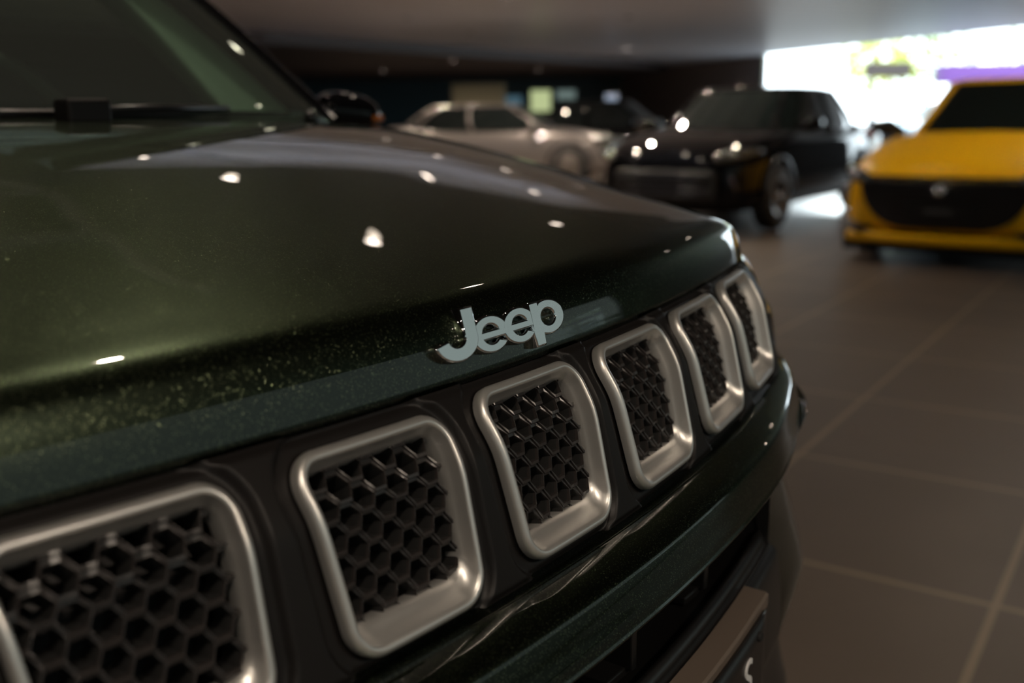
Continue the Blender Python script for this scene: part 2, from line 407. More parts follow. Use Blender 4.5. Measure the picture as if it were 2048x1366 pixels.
# plate holder and plate
def hold(u, v):
    x = -.29+.58*u
    o, z = [(-.043,.698),(-.044,.7025),(-.0655,.7025),(-.0675,.7005),(-.0675,.690)][int(round(v*4))]
    return Vector((x, C(x)+o, z))
h = grid('plate_holder', hold, 60, 5, M_LEDGE, jeep); h.data.polygons.foreach_set('use_smooth', [False]*len(h.data.polygons))
plate = solid(grid('display_plate', lambda u, v: Vector((-.27+.54*u, C(-.27+.54*u)-.0700, .595+.10*v)), 50, 6, M_BLACK, jeep), .003)
for x in (-.245, .245):
    m2 = MB(); m2.lathe([(0,-.0745),(.004,-.0745),(.0045,-.0735),(.0045,-.068)], 12, 'y', (x, C(x), .682)); m2.build('screw', M_MATTE, plate)
def text(body, size, m, parent, loc, rot, name, ext=.0006):
    cu = bpy.data.curves.new(name, 'FONT'); cu.body = body; cu.size = size; cu.extrude = ext; cu.align_x = 'CENTER'; cu.align_y = 'CENTER'
    t = bpy.data.objects.new('t', cu); COL.objects.link(t); bpy.context.view_layer.update()
    me = bpy.data.meshes.new_from_object(t.evaluated_get(bpy.context.evaluated_depsgraph_get())); bpy.data.objects.remove(t)
    me.materials.clear(); o = obj(name, me, m, parent, False); o.location = loc; o.rotation_euler = rot; return o
text('S', .05, M_WHITE, plate, (.215, C(.215)-.0722, .655), (PI/2, 0, math.atan(dC(.215))), 'plate_letter')

# headlights
for sgn in (-1, 1):
    def hl(u, v, s=sgn):
        x = .572 + .30*u; o, z = crom([(.038,.966),(.034,.9645),(.022,.950),(.014,.935),(.012,.926),(.020,.924)], v)
        o -= .004; pin = (1-u)*0.5
        return Vector((s*x, Cb(x)+o, z - .004*u))
    hd = grid('headlight', hl, 40, 24, M_CLEAR, jeep, flip=(sgn < 0)); hd['label'] = 'clear headlight lens'
    m2 = MB()
    m2.tube([(sgn*x, Cb(x)+.0125, .9245) for x in [.575+.28*i/24 for i in range(25)]], .003, 6)
    m2.build('headlight_trim', M_CHROME, hd, True)

# windscreen, pillars, roof, cowl
def wbase(x): return Vector((x, .838+.04*x*x+.85*max(0, abs(x)-.4)**2, 1.1345 - .010*(x/.75)**2))
def wtop(x): return Vector((x*.82, 1.50+.04*x*x+.60*max(0, abs(x)-.4)**2, 1.610-.03*(x/.75)**2))
def wpt(u, v):
    x = (u*2-1)*.76; a, b = wbase(x), wtop(x); p = a.lerp(b, v); p += Vector((0,-.35,.9)).normalized()*.022*math.sin(PI*v); return p
ws = solid(grid('windscreen', wpt, 41, 21, M_WSH, jeep), .004); ws['label'] = 'green-tinted windscreen glass'
slab2 = grid('cowl_panel', lambda u, v: Vector(((u*2-1)*.74, .80+.28*((u*2-1)*.74)**2 + v*.055, 1.128 - .010*(u*2-1)**2 - .004*math.sin(PI*v))), 41, 6, M_BLACK, jeep)
for sgn in (-1, 1):
    def pil(u, v, s=sgn):
        a = wpt(.985 if s > 0 else .015, v); a2 = a + Vector((s*.055, .09, -.012-.012*v)); m_ = a + Vector((s*.026, .012, .012))
        q = [a + Vector((-s*.012, 0, .004)), m_, a2, a2+Vector((-s*.02,.03,-.02))]
        t = crom([tuple(k) for k in q], u); return Vector(t)
    def trim_(u, v, s=sgn):
        w_ = (.15-.085*v)*u; p = wpt(.5+s*(.480-w_), v*.96+.01); return p + Vector((0, .030+.05*math.sin(PI*u), -.030-.05*math.sin(PI*u)))
    it = solid(grid('pillar_trim', trim_, 9, 17, M_TRIM, jeep), .006); it['label'] = 'pale grey inner trim of the windscreen pillar'
    grid('windscreen_pillar', pil, 13, 21, M_DARKPAINT, jeep, flip=(sgn < 0))
roof = grid('roof', lambda u, v: Vector(((u*2-1)*.64*(1-.05*v), 1.50+.16*((u*2-1)*.76)**2+v*2.35, 1.612 - .03*(u*2-1)**2+.035*math.sin(PI*min(1, v*.9+.05)) - .05*v*v)), 21, 21, M_DARKPAINT, jeep)
for sgn in (-1, 1):
    # side shell behind the front wheel arch
    prof = [(.905,.32),(.915,.45),(.905,.62),(.912,.85),(.895,.98),(.84,1.075),(.80,1.10)]
    sb = grid('body_side', lambda u, v, s=sgn: Vector((s*(crom(prof, v)[0]-.06*u**6), .62+u*3.6, crom(prof, v)[1] + (.03*u if v > .6 else 0) - .10*max(0, 1-u/.13)*ss(.6, .9, v))), 30, 19, M_GREEN, jeep, flip=(sgn < 0))
    def sw_(u, v, s=sgn):
        y0, y1 = 1.02, 4.05; y2, y3 = 1.72, 3.75
        return Vector((s*(.80-.19*v), (y0+(y1-y0)*u)*(1-v)+(y2+(y3-y2)*u)*v, 1.10+.02*u+(.475-.02*u)*v))
    so = grid('side_window', sw_, 12, 6, M_SIDE, jeep, flip=(sgn < 0))
    for yy in (.83, 3.46):
        m2 = MB(); m2.lathe([(.20,-.10),(.30,-.11),(.345,-.08),(.355,0),(.345,.08),(.30,.11),(.20,.10)], 32, 'x', (sgn*.80, yy, .356))
        wh = m2.build('wheel', M_RUBBER, jeep, True)
        m3 = MB(); m3.lathe([(.0,.09),(.05,.095),(.06,.07),(.19,.085),(.215,.10),(.215,-.05)], 24, 'x', (0,0,0))
        rm = m3.build('wheel_rim', M_WHEEL, wh, True); rm.location = (sgn*.80, yy, .356)
        if sgn < 0: rm.scale = (-1, 1, 1)
    # door mirror
    m2 = MB(); cx = sgn*1.0
    mr = fixn(grid('door_mirror', lambda u, v, s=sgn: Vector((s*(.88+.15*(.5-.5*math.cos(PI*v)) + .0), 1.13+.04*math.cos(2*PI*u)*math.sin(PI*min(.98, v*.9+.08))**.6, 1.152-.016*v+.042*math.sin(2*PI*u)*math.sin(PI*min(.98, v*.85+.12))**.6)), 20, 12, M_DARKPAINT, jeep, closeu=True))
    m3 = MB(); m3.box((sgn*1.0-.014, 1.088, 1.128), (sgn*1.0+.014, 1.098, 1.140)); bevel(m3.build('indicator_lamp', M_AMBER, mr), .003)['label'] = 'amber indicator lens'
    m4 = MB(); m4.tube([(sgn*.80, 1.12, 1.12), (sgn*.86, 1.12, 1.135), (sgn*.93, 1.13, 1.15)], .022, 8); m4.build('mirror_arm', M_BLACK, mr, True)
grid('tailgate', lambda u, v: Vector(((u*2-1)*(.84-.22*v), 4.22-.40*v, .45+1.12*v)), 12, 12, M_GREEN, jeep, flip=True)
# wipers and washer nozzle block
m2 = MB(); m2.box((.135,.765,1.130),(.192,.80,1.160)); wb = bevel(m2.build('wiper_cap', M_GLOSSBLK, jeep), .005, 3)
m2 = MB(); m2.tube([(x, .835+.27*x*x-.012, 1.143-.006*x*x) for x in [-.35+1.0*i/20 for i in range(21)]], .006, 6); m2.tube([(.16,.80,1.146),(.30,.825,1.150),(.44,.86,1.150)], .005, 6)
m2.build('wiper', M_BLACK, jeep, True)
m2 = MB(); m2.tube([(.60,.86,1.130),(.603,.862,1.146)], [.012,.006], 10); m2.build('washer_nozzle', M_BLACK, jeep, True)
# cabin
ds = grid('dashboard', lambda u, v: Vector(((u*2-1)*.70, .93+.25*((u*2-1)*.70)**2+v*.55, 1.125-.03*v*v-.35*max(0, v-.8)*5)), 21, 14, M_DASH, jeep)
for x in (-.36, .36):
    m2 = MB()
    for (a, b, c_) in (((x-.25,1.95,.80),(x+.25,2.10,1.36), 0), ((x-.13,1.98,1.40),(x+.13,2.06,1.56), 0), ((x-.26,1.50,.66),(x+.26,2.0,.80), 0)):
        m2.box(a, b)
    m2.box((x-.06,2.0,1.34),(x-.045,2.03,1.42)); m2.box((x+.045,2.0,1.34),(x+.06,2.03,1.42))
    bevel(m2.build('front_seat', M_SEAT, jeep), .04, 4)
m2 = MB()
R_ = [(.36+.18*math.cos(2*PI*i/28), 1.42+.18*math.sin(2*PI*i/28)*.45, 1.10+.18*math.sin(2*PI*i/28)*.89) for i in range(29)]
m2.tube(R_, .015, 8, False); m2.tube([(.36,1.42,1.10),(.36,1.30,1.0)], .03, 8); m2.tube([(.19,1.42,1.10),(.53,1.42,1.10)], .016, 6)
m2.build('steering_wheel', M_DASH, jeep, True)
m2 = MB(); m2.box((-.12,1.52,1.42),(.12,1.545,1.485)); bevel(m2.build('interior_mirror', M_DASH, jeep), .012, 3)
mesh('cabin_floor', [(-.8,.9,.5),(.8,.9,.5),(.8,4,.5),(-.8,4,.5),(-.8,.9,1.1),(.8,.9,1.1)], [(0,1,2,3),(0,1,5,4)], M_MATTE, jeep)
mesh('underbody', [(-.78,.2,.30),(.78,.2,.30),(.78,4.1,.30),(-.78,4.1,.30)], [(0,3,2,1)], M_MATTE, jeep)

# =================================================================== OTHER CARS
def make_car(name, label, paint, loc, rz, P, front='plain'):
    L, Wd, belt, top = P['L'], P['W']/2, P['belt'], P['top']
    nose, cowl = P['nose'], P['cowl']
    root = empty(name, loc, rz); tag(root, label, 'car', P.get('group'))
    st = [(0.0,.30,nose-.20,.60),(.035,.24,nose-.06,.74),(.12,.20,nose,.86),(.30,.19,nose+.07,.95),(.60,.19,nose+.13,.99),(.95,.19,cowl-.02,1.0),(1.25,.19,cowl,1.0),
          (1.9,.19,belt,1.0),(2.6,.19,belt+.01,1.0),(3.2,.19,belt+.03,1.0),(L-.45,.20,belt+.05,.97),(L-.18,.24,belt+.03,.91),(L-.04,.30,belt-.06,.82),(L,.36,belt-.2,.70)]
    sec = lambda zl, zt, hw: [(0,zl),(.78*hw,zl),(.96*hw,zl+.05),(hw,zl+.30*(zt-zl)),(.985*hw,zl+.62*(zt-zl)),(.955*hw,zl+.88*(zt-zl)),(.86*hw,zt-.004),(.55*hw,zt+.022),(0,zt+.035)]
    vs = []; ns = 17
    for (y, zl, zt, f) in st:
        q = sec(zl, zt, Wd*f); ring = q + [(-x, z) for x, z in q[-2:0:-1]]
        ns = len(ring)
        for (x, z) in ring:
            yy = y + (.10*(abs(x)/Wd)**2*(1-min(1, y/.6)) if y < .6 else 0) - (.10*(abs(x)/Wd)**2*max(0, 1-(L-y)/.6))
            vs.append((x, yy, z))
    fs = [(i*ns+j, i*ns+(j+1)%ns, (i+1)*ns+(j+1)%ns, (i+1)*ns+j) for i in range(len(st)-1) for j in range(ns)]
    fs += [tuple(range(ns)), tuple(range((len(st)-1)*ns, len(st)*ns))]
    subsurf(fixn(mesh('body', vs, fs, paint, root)), 2)
    # cabin glass and roof
    def ring(y0, y1, hw, z, n=32, bow=.12, taper=0):
        o = []
        for k in range(n):
            a = 2*PI*k/n; ca, sa = math.cos(a), math.sin(a)
            px = math.copysign(abs(sa)**.45, sa)*hw; py = -math.copysign(abs(ca)**.45, ca)
            y = (y0+y1)/2 + py*(y1-y0)/2
            y += bow*(px/hw)**2*(1 if py < 0 else -1)*abs(py)
            o.append((px, y, z))
        return o
    w0, w1, r0, r1 = P['w0'], P['w1'], P['r0'], P['r1']
    rings = [ring(w0, w1, Wd*.90, belt-.03)]
    for t in (.35, .7, 1.0):
        rings.append(ring(w0+(r0-w0)*t, w1+(r1-w1)*t**1.6, Wd*(.90-.19*t), belt-.03+(top-.05-belt+.03)*t))
    n = 32; vs = [p for r_ in rings for p in r_]
    fs = [(i*n+j, i*n+(j+1)%n, (i+1)*n+(j+1)%n, (i+1)*n+j) for i in range(3) for j in range(n)]
    fixn(mesh('cabin_glass', vs, fs, P.get('glass', M_CARGLASS), root))
    rr = [ring(r0, r1, Wd*.71, top-.055), ring(r0+.01, r1, Wd*.69, top-.03), ring(r0+.10, r1-.10, Wd*.60, top-.008), ring(r0+.5, r1-.5, Wd*.3, top)]
    vs = [p for r_ in rr for p in r_]; fs = [(i*n+j, i*n+(j+1)%n, (i+1)*n+(j+1)%n, (i+1)*n+j) for i in range(3) for j in range(n)] + [tuple(range(3*n, 4*n))]
    fixn(mesh('roof', vs, fs, P.get('roofm', paint), root))
    for k in (3, 29, 8, 24, 11, 21, 13, 19):
        m = MB(); kk = k
        m.tube([Vector(rings[i][kk])*1.0 + Vector((0,0,.0)) for i in range(4)], [.038,.034,.030,.030], 6)
        m.build('roof_pillar', P.get('pillar', paint), root, True)
    # wheels
    for sx in (-1, 1):
        for wy in (P.get('fa', .80), L-.72):
            m = MB(); m.lathe([(.19,-.09),(.29,-.10),(.325,-.07),(.33,0),(.325,.07),(.29,.10),(.19,.09)], 28, 'x', (sx*(Wd-.095), wy, .33))
            wh = m.build('wheel', M_RUBBER, root, True)
            m = MB(); m.lathe([(0,.085),(.04,.09),(.06,.06),(.17,.08),(.20,.095),(.20,-.04)], 20, 'x')
            rm = m.build('wheel_rim', M_WHEEL, wh, True); rm.location = (sx*(Wd-.095), wy, .33); rm.scale = (sx, 1, 1)
            m = MB(); m.tube([(sx*(Wd-.012), wy+.375*math.cos(a), .35+.375*math.sin(a)) for a in [PI*i/14-.05 for i in range(15)]], .022, 6)
            m.build('wheel_arch', M_BLACK, root, True)
        m = MB(); m.tube([(sx*(Wd*.88), w0+.42, belt+.02), (sx*(Wd+.02), w0+.38, belt+.06), (sx*(Wd+.17), w0+.36, belt+.07)], [.03,.075,.05], 10)
        m.build('door_mirror', P.get('mirror', paint), root, True)
        # headlight following the nose
        m = MB(); pts = []
        for i in range(9):
            t = i/8; x = sx*Wd*(.60+.36*t); y = .02+.34*t**2.2+.05*t; z = nose-.075+.075*t
            pts.append((x, y-.035, z))
        m.tube(pts, [.03,.045,.055,.06,.058,.052,.045,.035,.02], 8)
        hd = m.build('headlight', M_CLEAR, root, True)
        for (i, dz) in ((1,.01),(2,.03),(3,-.015),(4,.03),(5,.0),(6,.02)):  # chrome spheres added in front of the lens to catch lamp glints
            q = Vector(pts[i]); m = MB(); m.lathe([(.0001,-.020),(.012,-.016),(.019,-.006),(.019,.006),(.012,.016),(.0001,.020)], 12, 'y', (q.x, q.y-.035, q.z+dz))
            m.build('glint_sphere', M_CHROME, hd, True)
        if front == 'wide':
            q = Vector(pts[3]); m = MB(); m.lathe([(.0001,-.035),(.024,-.028),(.036,-.010),(.036,.010),(.0001,.03)], 16, 'y', (q.x, q.y-.04, q.z+.01))
            m.build('pale_glint', M_DRL, hd, True)  # pale sphere stands in for the bright glint in the headlight
    for sx in (-1, 1):
        m = MB(); m.tube([(sx*Wd*.80, L-.06, belt-.10), (sx*Wd*.93, L-.16, belt-.08)], [.05,.05], 8); m.build('tail_light', mat('red_lens', (.25,.01,.01), 0, .2), root, True)
    if front == 'wide':
        # wide dark grille, lower air slots and pale light strips of a small hatchback
        def gp(u, v, e=-.0):
            z = .28+(.64-.28)*v; hw = .30+.31*(1-(1-v)**2.2)**.6
            x = (u*2-1)*hw; return Vector((x, -.018+.10*(x/Wd)**2 + (.03*(1-v)**2) - .012 + e + .012*ss(.9,1,v), z))
        g = grid('grille', lambda u, v: gp(u, v), 40, 16, M_BLACK, root); solid(g, .02)
        m = MB()
        for j in range(1, 12):
            v = j/12; m.tube([gp(i/20, v, -.012) for i in range(21)], .006, 4)
        m.build('grille_bars', M_DARKCHROME, g)
        m = MB(); m.tube([(0,-.052,.585),(0,-.056,.53)], [.045,.035], 10); m.build('emblem', M_CHROME, root, True)
        m = MB(); m.box((-.26,-.062,.36),(.26,-.045,.47)); bevel(m.build('number_plate', M_BLACK, root), .004)
        m = MB(); m.box((-.10,-.064,.395),(.10,-.0625,.435)); m.build('plate_caption', mat('faint_caption', (.06,.06,.06), 0, .5), root)
        for sx in (-1, 1):
            m = MB(); m.tube([(sx*.52,-.005,.265),(sx*.62,.01,.255),(sx*.76,.075,.33)], [.012,.035,.02], 8); m.build('air_slot', M_BLACK, root, True)
            m = MB(); m.tube([(sx*.725,.035,.60),(sx*.735,.04,.54),(sx*.745,.055,.38)], [.024,.018,.010], 8); m.build('light_strip', M_DRL, root, True)
        m = MB(); m.tube([(x, -.012+.11*(x/Wd)**2, .195) for x in [(-.70+1.40*i/24) for i in range(25)]], .045, 8); m.build('lower_lip', paint, root, True)
        m = MB(); m.box((-.74,.05,.09),(.74,3.9,.24)); m.build('undertray_blocker', M_MATTE, root)  # deep black box added to block the bright floor under the car
        m = MB(); m.tube([(x, -.004+.09*(x/Wd)**2, .655) for x in [(-.66+1.32*i/20) for i in range(21)]], .012, 6); m.build('hood_edge_trim', M_BLACK, root, True)
    else:
        g = grid('grille', lambda u, v: Vector(((u*2-1)*Wd*.62, -.012+.10*((u*2-1)*.62)**2-.012, .32+.30*v)), 16, 6, M_BLACK, root); solid(g, .02)
        m = MB()
        for j in range(1, 5): m.tube([(x, -.036+.10*(x/Wd)**2, .32+.06*j) for x in [(-.5+i/10) for i in range(11)]], .008, 5)
        m.build('grille_bars', M_DARKCHROME, g, True)
        for sx in (-1, 1):
            m = MB(); m.tube([(sx*.70,.02,.58),(sx*.74,.035,.46),(sx*.76,.06,.34)], [.018,.014,.008], 6); m.build('light_strip', M_DARKCHROME, root, True)
    return root
M_DARKCHROME = mat('dark_chrome', (.12,.12,.13), .9, .2)
def heading(front, back):
    """z rotation that turns the car's +y (towards its tail) along front -> back"""
    d = back-front; return math.atan2(-d.x, d.y)
HATCH = dict(L=4.05, W=1.76, belt=.95, top=1.43, nose=.76, cowl=.96, w0=1.05, w1=3.9, r0=1.75, r1=3.35)
def place(fr, ff, br, bf): a, b = W(fr, ff), W(br, bf); return a, heading(a, b)
a, rz = place(3.20, 7.45, 5.75, 10.6)
P = dict(HATCH); P.update(mirror=M_BLACK, nose=.71)
make_car('hatchback', 'bright yellow hatchback with a wide black grille, facing the camera at the right', M_YELLOW, a, rz, P, 'wide')
a, rz = place(1.5, 9.9, 3.94, 13.3)
P = dict(HATCH); P.update(L=4.2, W=1.80, belt=.98, top=1.44, nose=.80, cowl=1.0, pillar=M_DARKPAINT)
make_car('hatchback', 'black crossover car with dark wheels, parked behind and left of the yellow one', M_DARKPAINT, a, rz, P)
a, rz = place(1.95, 17.8, -2.3, 18.6)
P = dict(HATCH); P.update(L=4.3, W=1.78, top=1.38)
make_car('sedan', 'silver car seen from its side, nose to the right, beyond the green hood', M_SILVERPAINT, a, rz, P)
a, rz = place(4.3, 22.0, .6, 23.8)
make_car('sedan', 'dark car parked behind the silver one, mostly in shade', M_DARKPAINT, a, rz, dict(HATCH, top=1.5))
a, rz = place(-3.2, 20.5, -6.8, 22.0)
make_car('sedan', 'dark blue car at the back left, showing beside the door mirror', mat('deep_blue_paint', (.02,.02,.12), .3, .3, 1, .03), a, rz, dict(HATCH, top=1.42))

# =================================================================== HALL
def structure(o): o['kind'] = 'structure'; return o
def quadwall(name, a, b, z0, z1, m, th=.15):
    d = (b-a).normalized(); n = Vector((-d.y, d.x, 0))
    if n.dot(Vector((CAM.x, CAM.y, 0))-a) > 0: n = -n
    vs = [Vector((p.x, p.y, z)) + n*q for q in (0, th) for p in (a, b) for z in (z0, z1)]
    return structure(fixn(mesh(name, vs, [(0,2,3,1),(4,5,7,6),(0,4,6,2),(1,3,7,5),(0,1,5,4),(2,6,7,3)], m, None, False)))
def poly_slab(name, pts, z0, z1, m):
    n = len(pts); vs = [(p.x, p.y, z0) for p in pts] + [(p.x, p.y, z1) for p in pts]
    fs = [tuple(range(n)), tuple(range(n, 2*n))] + [(i, (i+1)%n, n+(i+1)%n, n+i) for i in range(n)]
    return fixn(mesh(name, vs, fs, m, None, False))
# tiled floor
M_FLOOR = mat('brown_floor_tile', (.15,.11,.085), 0, .42, spec=.5, ior=1.28)
N, L, b = nodes(M_FLOOR)
tc = N.new('ShaderNodeTexCoord'); mp = N.new('ShaderNodeMapping')
A2 = math.radians(2.2); P1 = Vector((3.479, .80))
mp.vector_type = 'POINT'; mp.inputs['Rotation'].default_value = (0,0,-A2)
px = P1.x*math.cos(-A2)-P1.y*math.sin(-A2); py = P1.x*math.sin(-A2)+P1.y*math.cos(-A2)
mp.inputs['Location'].default_value = (-px+.82*10, -py+.735*10, 0)
br = N.new('ShaderNodeTexBrick'); br.offset = 0; br.squash = 1
br.inputs['Scale'].default_value = 1; br.inputs['Brick Width'].default_value = .82; br.inputs['Row Height'].default_value = .735
br.inputs['Mortar Size'].default_value = .010; br.inputs['Mortar Smooth'].default_value = .1
br.inputs['Color1'].default_value = (.118,.092,.074,1); br.inputs['Color2'].default_value = (.105,.081,.066,1); br.inputs['Mortar'].default_value = (.235,.185,.130,1)
nz = N.new('ShaderNodeTexNoise'); nz.inputs['Scale'].default_value = 3; nz.inputs['Detail'].default_value = 6
mr_ = N.new('ShaderNodeMapRange'); mr_.inputs[3].default_value = .8; mr_.inputs[4].default_value = 1.18
mx = N.new('ShaderNodeMix'); mx.data_type = 'RGBA'; mx.blend_type = 'MULTIPLY'; mx.inputs[0].default_value = 1
L.new(tc.outputs['Object'], mp.inputs[0]); L.new(mp.outputs[0], br.inputs['Vector']); L.new(tc.outputs['Object'], nz.inputs['Vector'])
L.new(nz.outputs['Fac'], mr_.inputs[0]); L.new(br.outputs['Color'], mx.inputs[6]); L.new(mr_.outputs[0], mx.inputs[7]); L.new(mx.outputs[2], b.inputs['Base Color'])
FL = [WF, WE, WD, WC, WB, WA, W(4.5,41), W(-13,41)]
structure(poly_slab('floor', FL, -.10, 0, M_FLOOR))
# ceilings
M_CEIL = mat('grey_ceiling_panels', (.5,.5,.52), .0, .38)
N, L, b = nodes(M_CEIL)
tc = N.new('ShaderNodeTexCoord'); mp = N.new('ShaderNodeMapping'); mp.inputs['Rotation'].default_value = (0,0,math.radians(-62))
wv = N.new('ShaderNodeTexWave'); wv.wave_type = 'BANDS'; wv.inputs['Scale'].default_value = .55; wv.inputs['Distortion'].default_value = .0
cr = N.new('ShaderNodeValToRGB'); cr.color_ramp.elements[0].position = .0; cr.color_ramp.elements[1].position = .12
cr.color_ramp.elements[0].color = (.42,.44,.50,1); cr.color_ramp.elements[1].color = (.70,.72,.80,1)
L.new(tc.outputs['Object'], mp.inputs[0]); L.new(mp.outputs[0], wv.inputs['Vector']); L.new(wv.outputs['Fac'], cr.inputs[0]); L.new(cr.outputs[0], b.inputs['Base Color'])
M_DARKCEIL = mat('black_ceiling', (.060,.059,.058), 0, .6)
M_BROWNCEIL = mat('brown_black_soffit', (.085,.07,.07), 0, .6)
structure(poly_slab('ceiling', [p.copy() for p in FL], CH, CH+.3, M_CEIL))
def cr_(x, y): return Vector((x, y, 0))
DC = [cr_(-8,-4.75), cr_(11,-4.75), cr_(13,3.2), cr_(9.6,4.3), cr_(5,4.5), cr_(-8,4.5)]
structure(poly_slab('ceiling_panel', DC, CH-.06, CH-.001, M_DARKCEIL))
structure(poly_slab('ceiling_soffit', [W(-13,14.5), W(-4.9,21), W(4.5,33.5), W(5.6,36.6), W(4.5,40.9), W(-13,40.9)], CH-.22, CH-.001, M_BROWNCEIL))
M_TRACK = mat('aluminium_ceiling_profile', (.75,.77,.85), .0, .4)
for i, (a, b, h_) in enumerate(((cr_(1.80,4.45), cr_(2.15,2.8), .035), (cr_(-2,3.66), cr_(2.0,3.76), .015), (cr_(-2,3.34), cr_(2.05,3.45), .015), (cr_(3.9,5.45), cr_(4.05,4.85), .05))):
    d = (b-a).normalized(); n = Vector((-d.y, d.x, 0))*h_
    structure(poly_slab('trim_%d' % (10+i), [a+n, b+n, b-n, a-n], CH-.09 if i < 3 else CH-.03, CH-.061 if i < 3 else CH-.001, M_TRACK))
# walls
M_TEAL = mat('dark_teal_wall', (.03,.065,.08), 0, .5); M_GREYWALL = mat('dark_grey_wall', (.05,.048,.05), 0, .6)
M_FASCIA = mat('dark_brown_wall', (.03,.026,.026), 0, .6)
quadwall('wall_back', W(-13,41), W(4.5,41), 0, CH, M_TEAL)
quadwall('wall_right', W(4.5,41), WA, 0, CH, mat('pale_grey_wall', (.22,.19,.19), 0, .6))
quadwall('wall_left', W(-13,41), WF, 0, CH, M_FASCIA)
quadwall('wall_left', WF, WE, 0, CH, M_FASCIA).name = 'wall_left'
quadwall('wall_side', WC, WD, 0, CH, M_GREYWALL)
quadwall('wall_front', WD, WE, 0, .05, M_GREYWALL); quadwall('wall_front', WD, WE, 2.80, CH, M_GREYWALL)
M_TINT = glass_mat('tinted_glazing', (.228,.232,.218), .6)
gl = structure(solid(mesh('window_2', [(-9,-4.85,.05),(12,-4.85,.05),(12,-4.85,2.80),(-9,-4.85,2.80)], [(0,1,2,3)], M_TINT, None, False), .012))
m = MB()
for k in range(3): m.box((-7.5+3*k-.03,-4.9,.05), (-7.5+3*k+.03,-4.80,2.80))
structure(m.build('trim_8', M_BLACK))
for a, b in ((WA, WB), (WB, WC)): portal(a, b, 0, CH)
portal(Vector((-9,-4.95,0)), Vector((12,-4.95,0)), .05, 2.8)
# slender mullions of the open glazed side
i = 0
for a, b in ((WA, WB), (WB, WC)):
    i += 1
    m = MB(); d = (b-a).normalized(); p = a
    s_ = Vector((.05,.05,0))
    m.box(p-s_, Vector((p.x+.05, p.y+.05, CH)))
    structure(m.build('trim_%d' % i, M_DARKCHROME))

# downlights over the cars
M_LED = mat('lamp_lens', (1,1,1), 0, .5, emit=(1,.84,.70), es=18)
M_LAMPRING = mat('lamp_ring', (.05,.05,.05), 0, .5)
def downlight(loc, energy, label, grp):
    t = empty('ceiling_light', loc); tag(t, label, 'ceiling light', grp)
    m = MB(); m.lathe([(.045,-.012),(.060,-.012),(.062,0),(.045,0)], 20, 'z'); m.build('housing', M_LAMPRING, t, True)
    m = MB(); m.lathe([(0,-.004),(.044,-.004)], 20, 'z'); m.build('lens', M_LED, t)
    ld = bpy.data.lights.new('lamp', 'SPOT'); lo = bpy.data.objects.new('lamp', ld); COL.objects.link(lo); lo.parent = t
    ld.energy = energy; ld.color = (1,.83,.66); ld.shadow_soft_size = .032; ld.spot_size = math.radians(150); ld.spot_blend = .7
    lo.location = (0,0,-.05)
    return t
for (x, y, e_) in [(-2.6,-2.4,40),(-.3,-2.9,170),(-2.9,-.6,40),(-1.2,-.9,60),(1.35,3.25,4),(.9,1.4,44),(2.83,1.55,4),(3.7,3.3,3),(3.25,4.0,3),(6.2,3.6,4),(-2.4,2.6,10)]:
    downlight((x, y, CH-.06), e_, 'round warm downlight in the black ceiling above the green car', 'downlights above the green car')
for (x, y) in [(5.9,4.7),(7.8,4.9),(3.3,5.0),(7.8,6.2),(5.8,7.3),(2.3,6.6)]:
    downlight((x, y, CH), 25, 'round warm downlight in the grey ceiling behind the green car', 'downlights behind the green car')
for x0, x1, y, lb in ((-3,9,5.2,'nearest of the slim black uplight bars hanging behind the green car'), (-3,8,6.2,'second nearest of the added slim black uplight bars hanging behind the green car'),
                      (-3,6.5,7.2,'second farthest of the added slim black uplight bars hanging behind the green car'), (-3,5,8.2,'farthest of the slim black uplight bars hanging behind the green car')):
    t = empty('fill_uplight', ((x0+x1)/2, y, 2.50)); tag(t, lb, 'added fill light', 'added uplight bars'); hl_ = (x1-x0)/2  # bars added to brighten the ceiling that the hood reflects
    m = MB(); m.box((-hl_,-.02,0),(hl_,.02,.03)); m.build('housing', M_LAMPRING, t)
    m = MB(); [m.tube([(x,0,.03),(x,0,CH-2.50)], .003, 6) for x in (-hl_+.3,0,hl_-.3)]; m.build('wire', M_BLACK, t)
    ld = bpy.data.lights.new('uplight', 'AREA'); lo = bpy.data.objects.new('uplight', ld); COL.objects.link(lo); lo.parent = t
    ld.shape = 'RECTANGLE'; ld.size = 2*hl_; ld.size_y = .04; ld.energy = .85*2*hl_; ld.color = (.93,.94,1); lo.location = (0,0,.035); lo.rotation_euler = (PI,0,0)
for (r, f) in [(3.2,6.4),(4.6,6.6),(3.9,5.6),(3.0,8.6),(.4,11.5),(2.6,11.2),(5.0,9.0),(-1.2,12.6),(1.4,13.2),(-3.2,14.6),(0,16),(3.4,15.5),(-1.8,18.6),(2.2,19.0),(7.2,6.0),(7.4,10.5),(-.8,21.8),(-1.5,28),(3.2,28),(1.0,34),(-4,33)]:  # the farthest ones are added to brighten the back wall and booth
    p = W(r, f, CH-.225 if (f > 23 and r < 4) else CH); downlight(p, 240 if f > 11 else (210 if f < 7 and r < 5 else 100), 'round warm downlight in the grey ceiling above the parked cars', 'downlights above the parked cars')

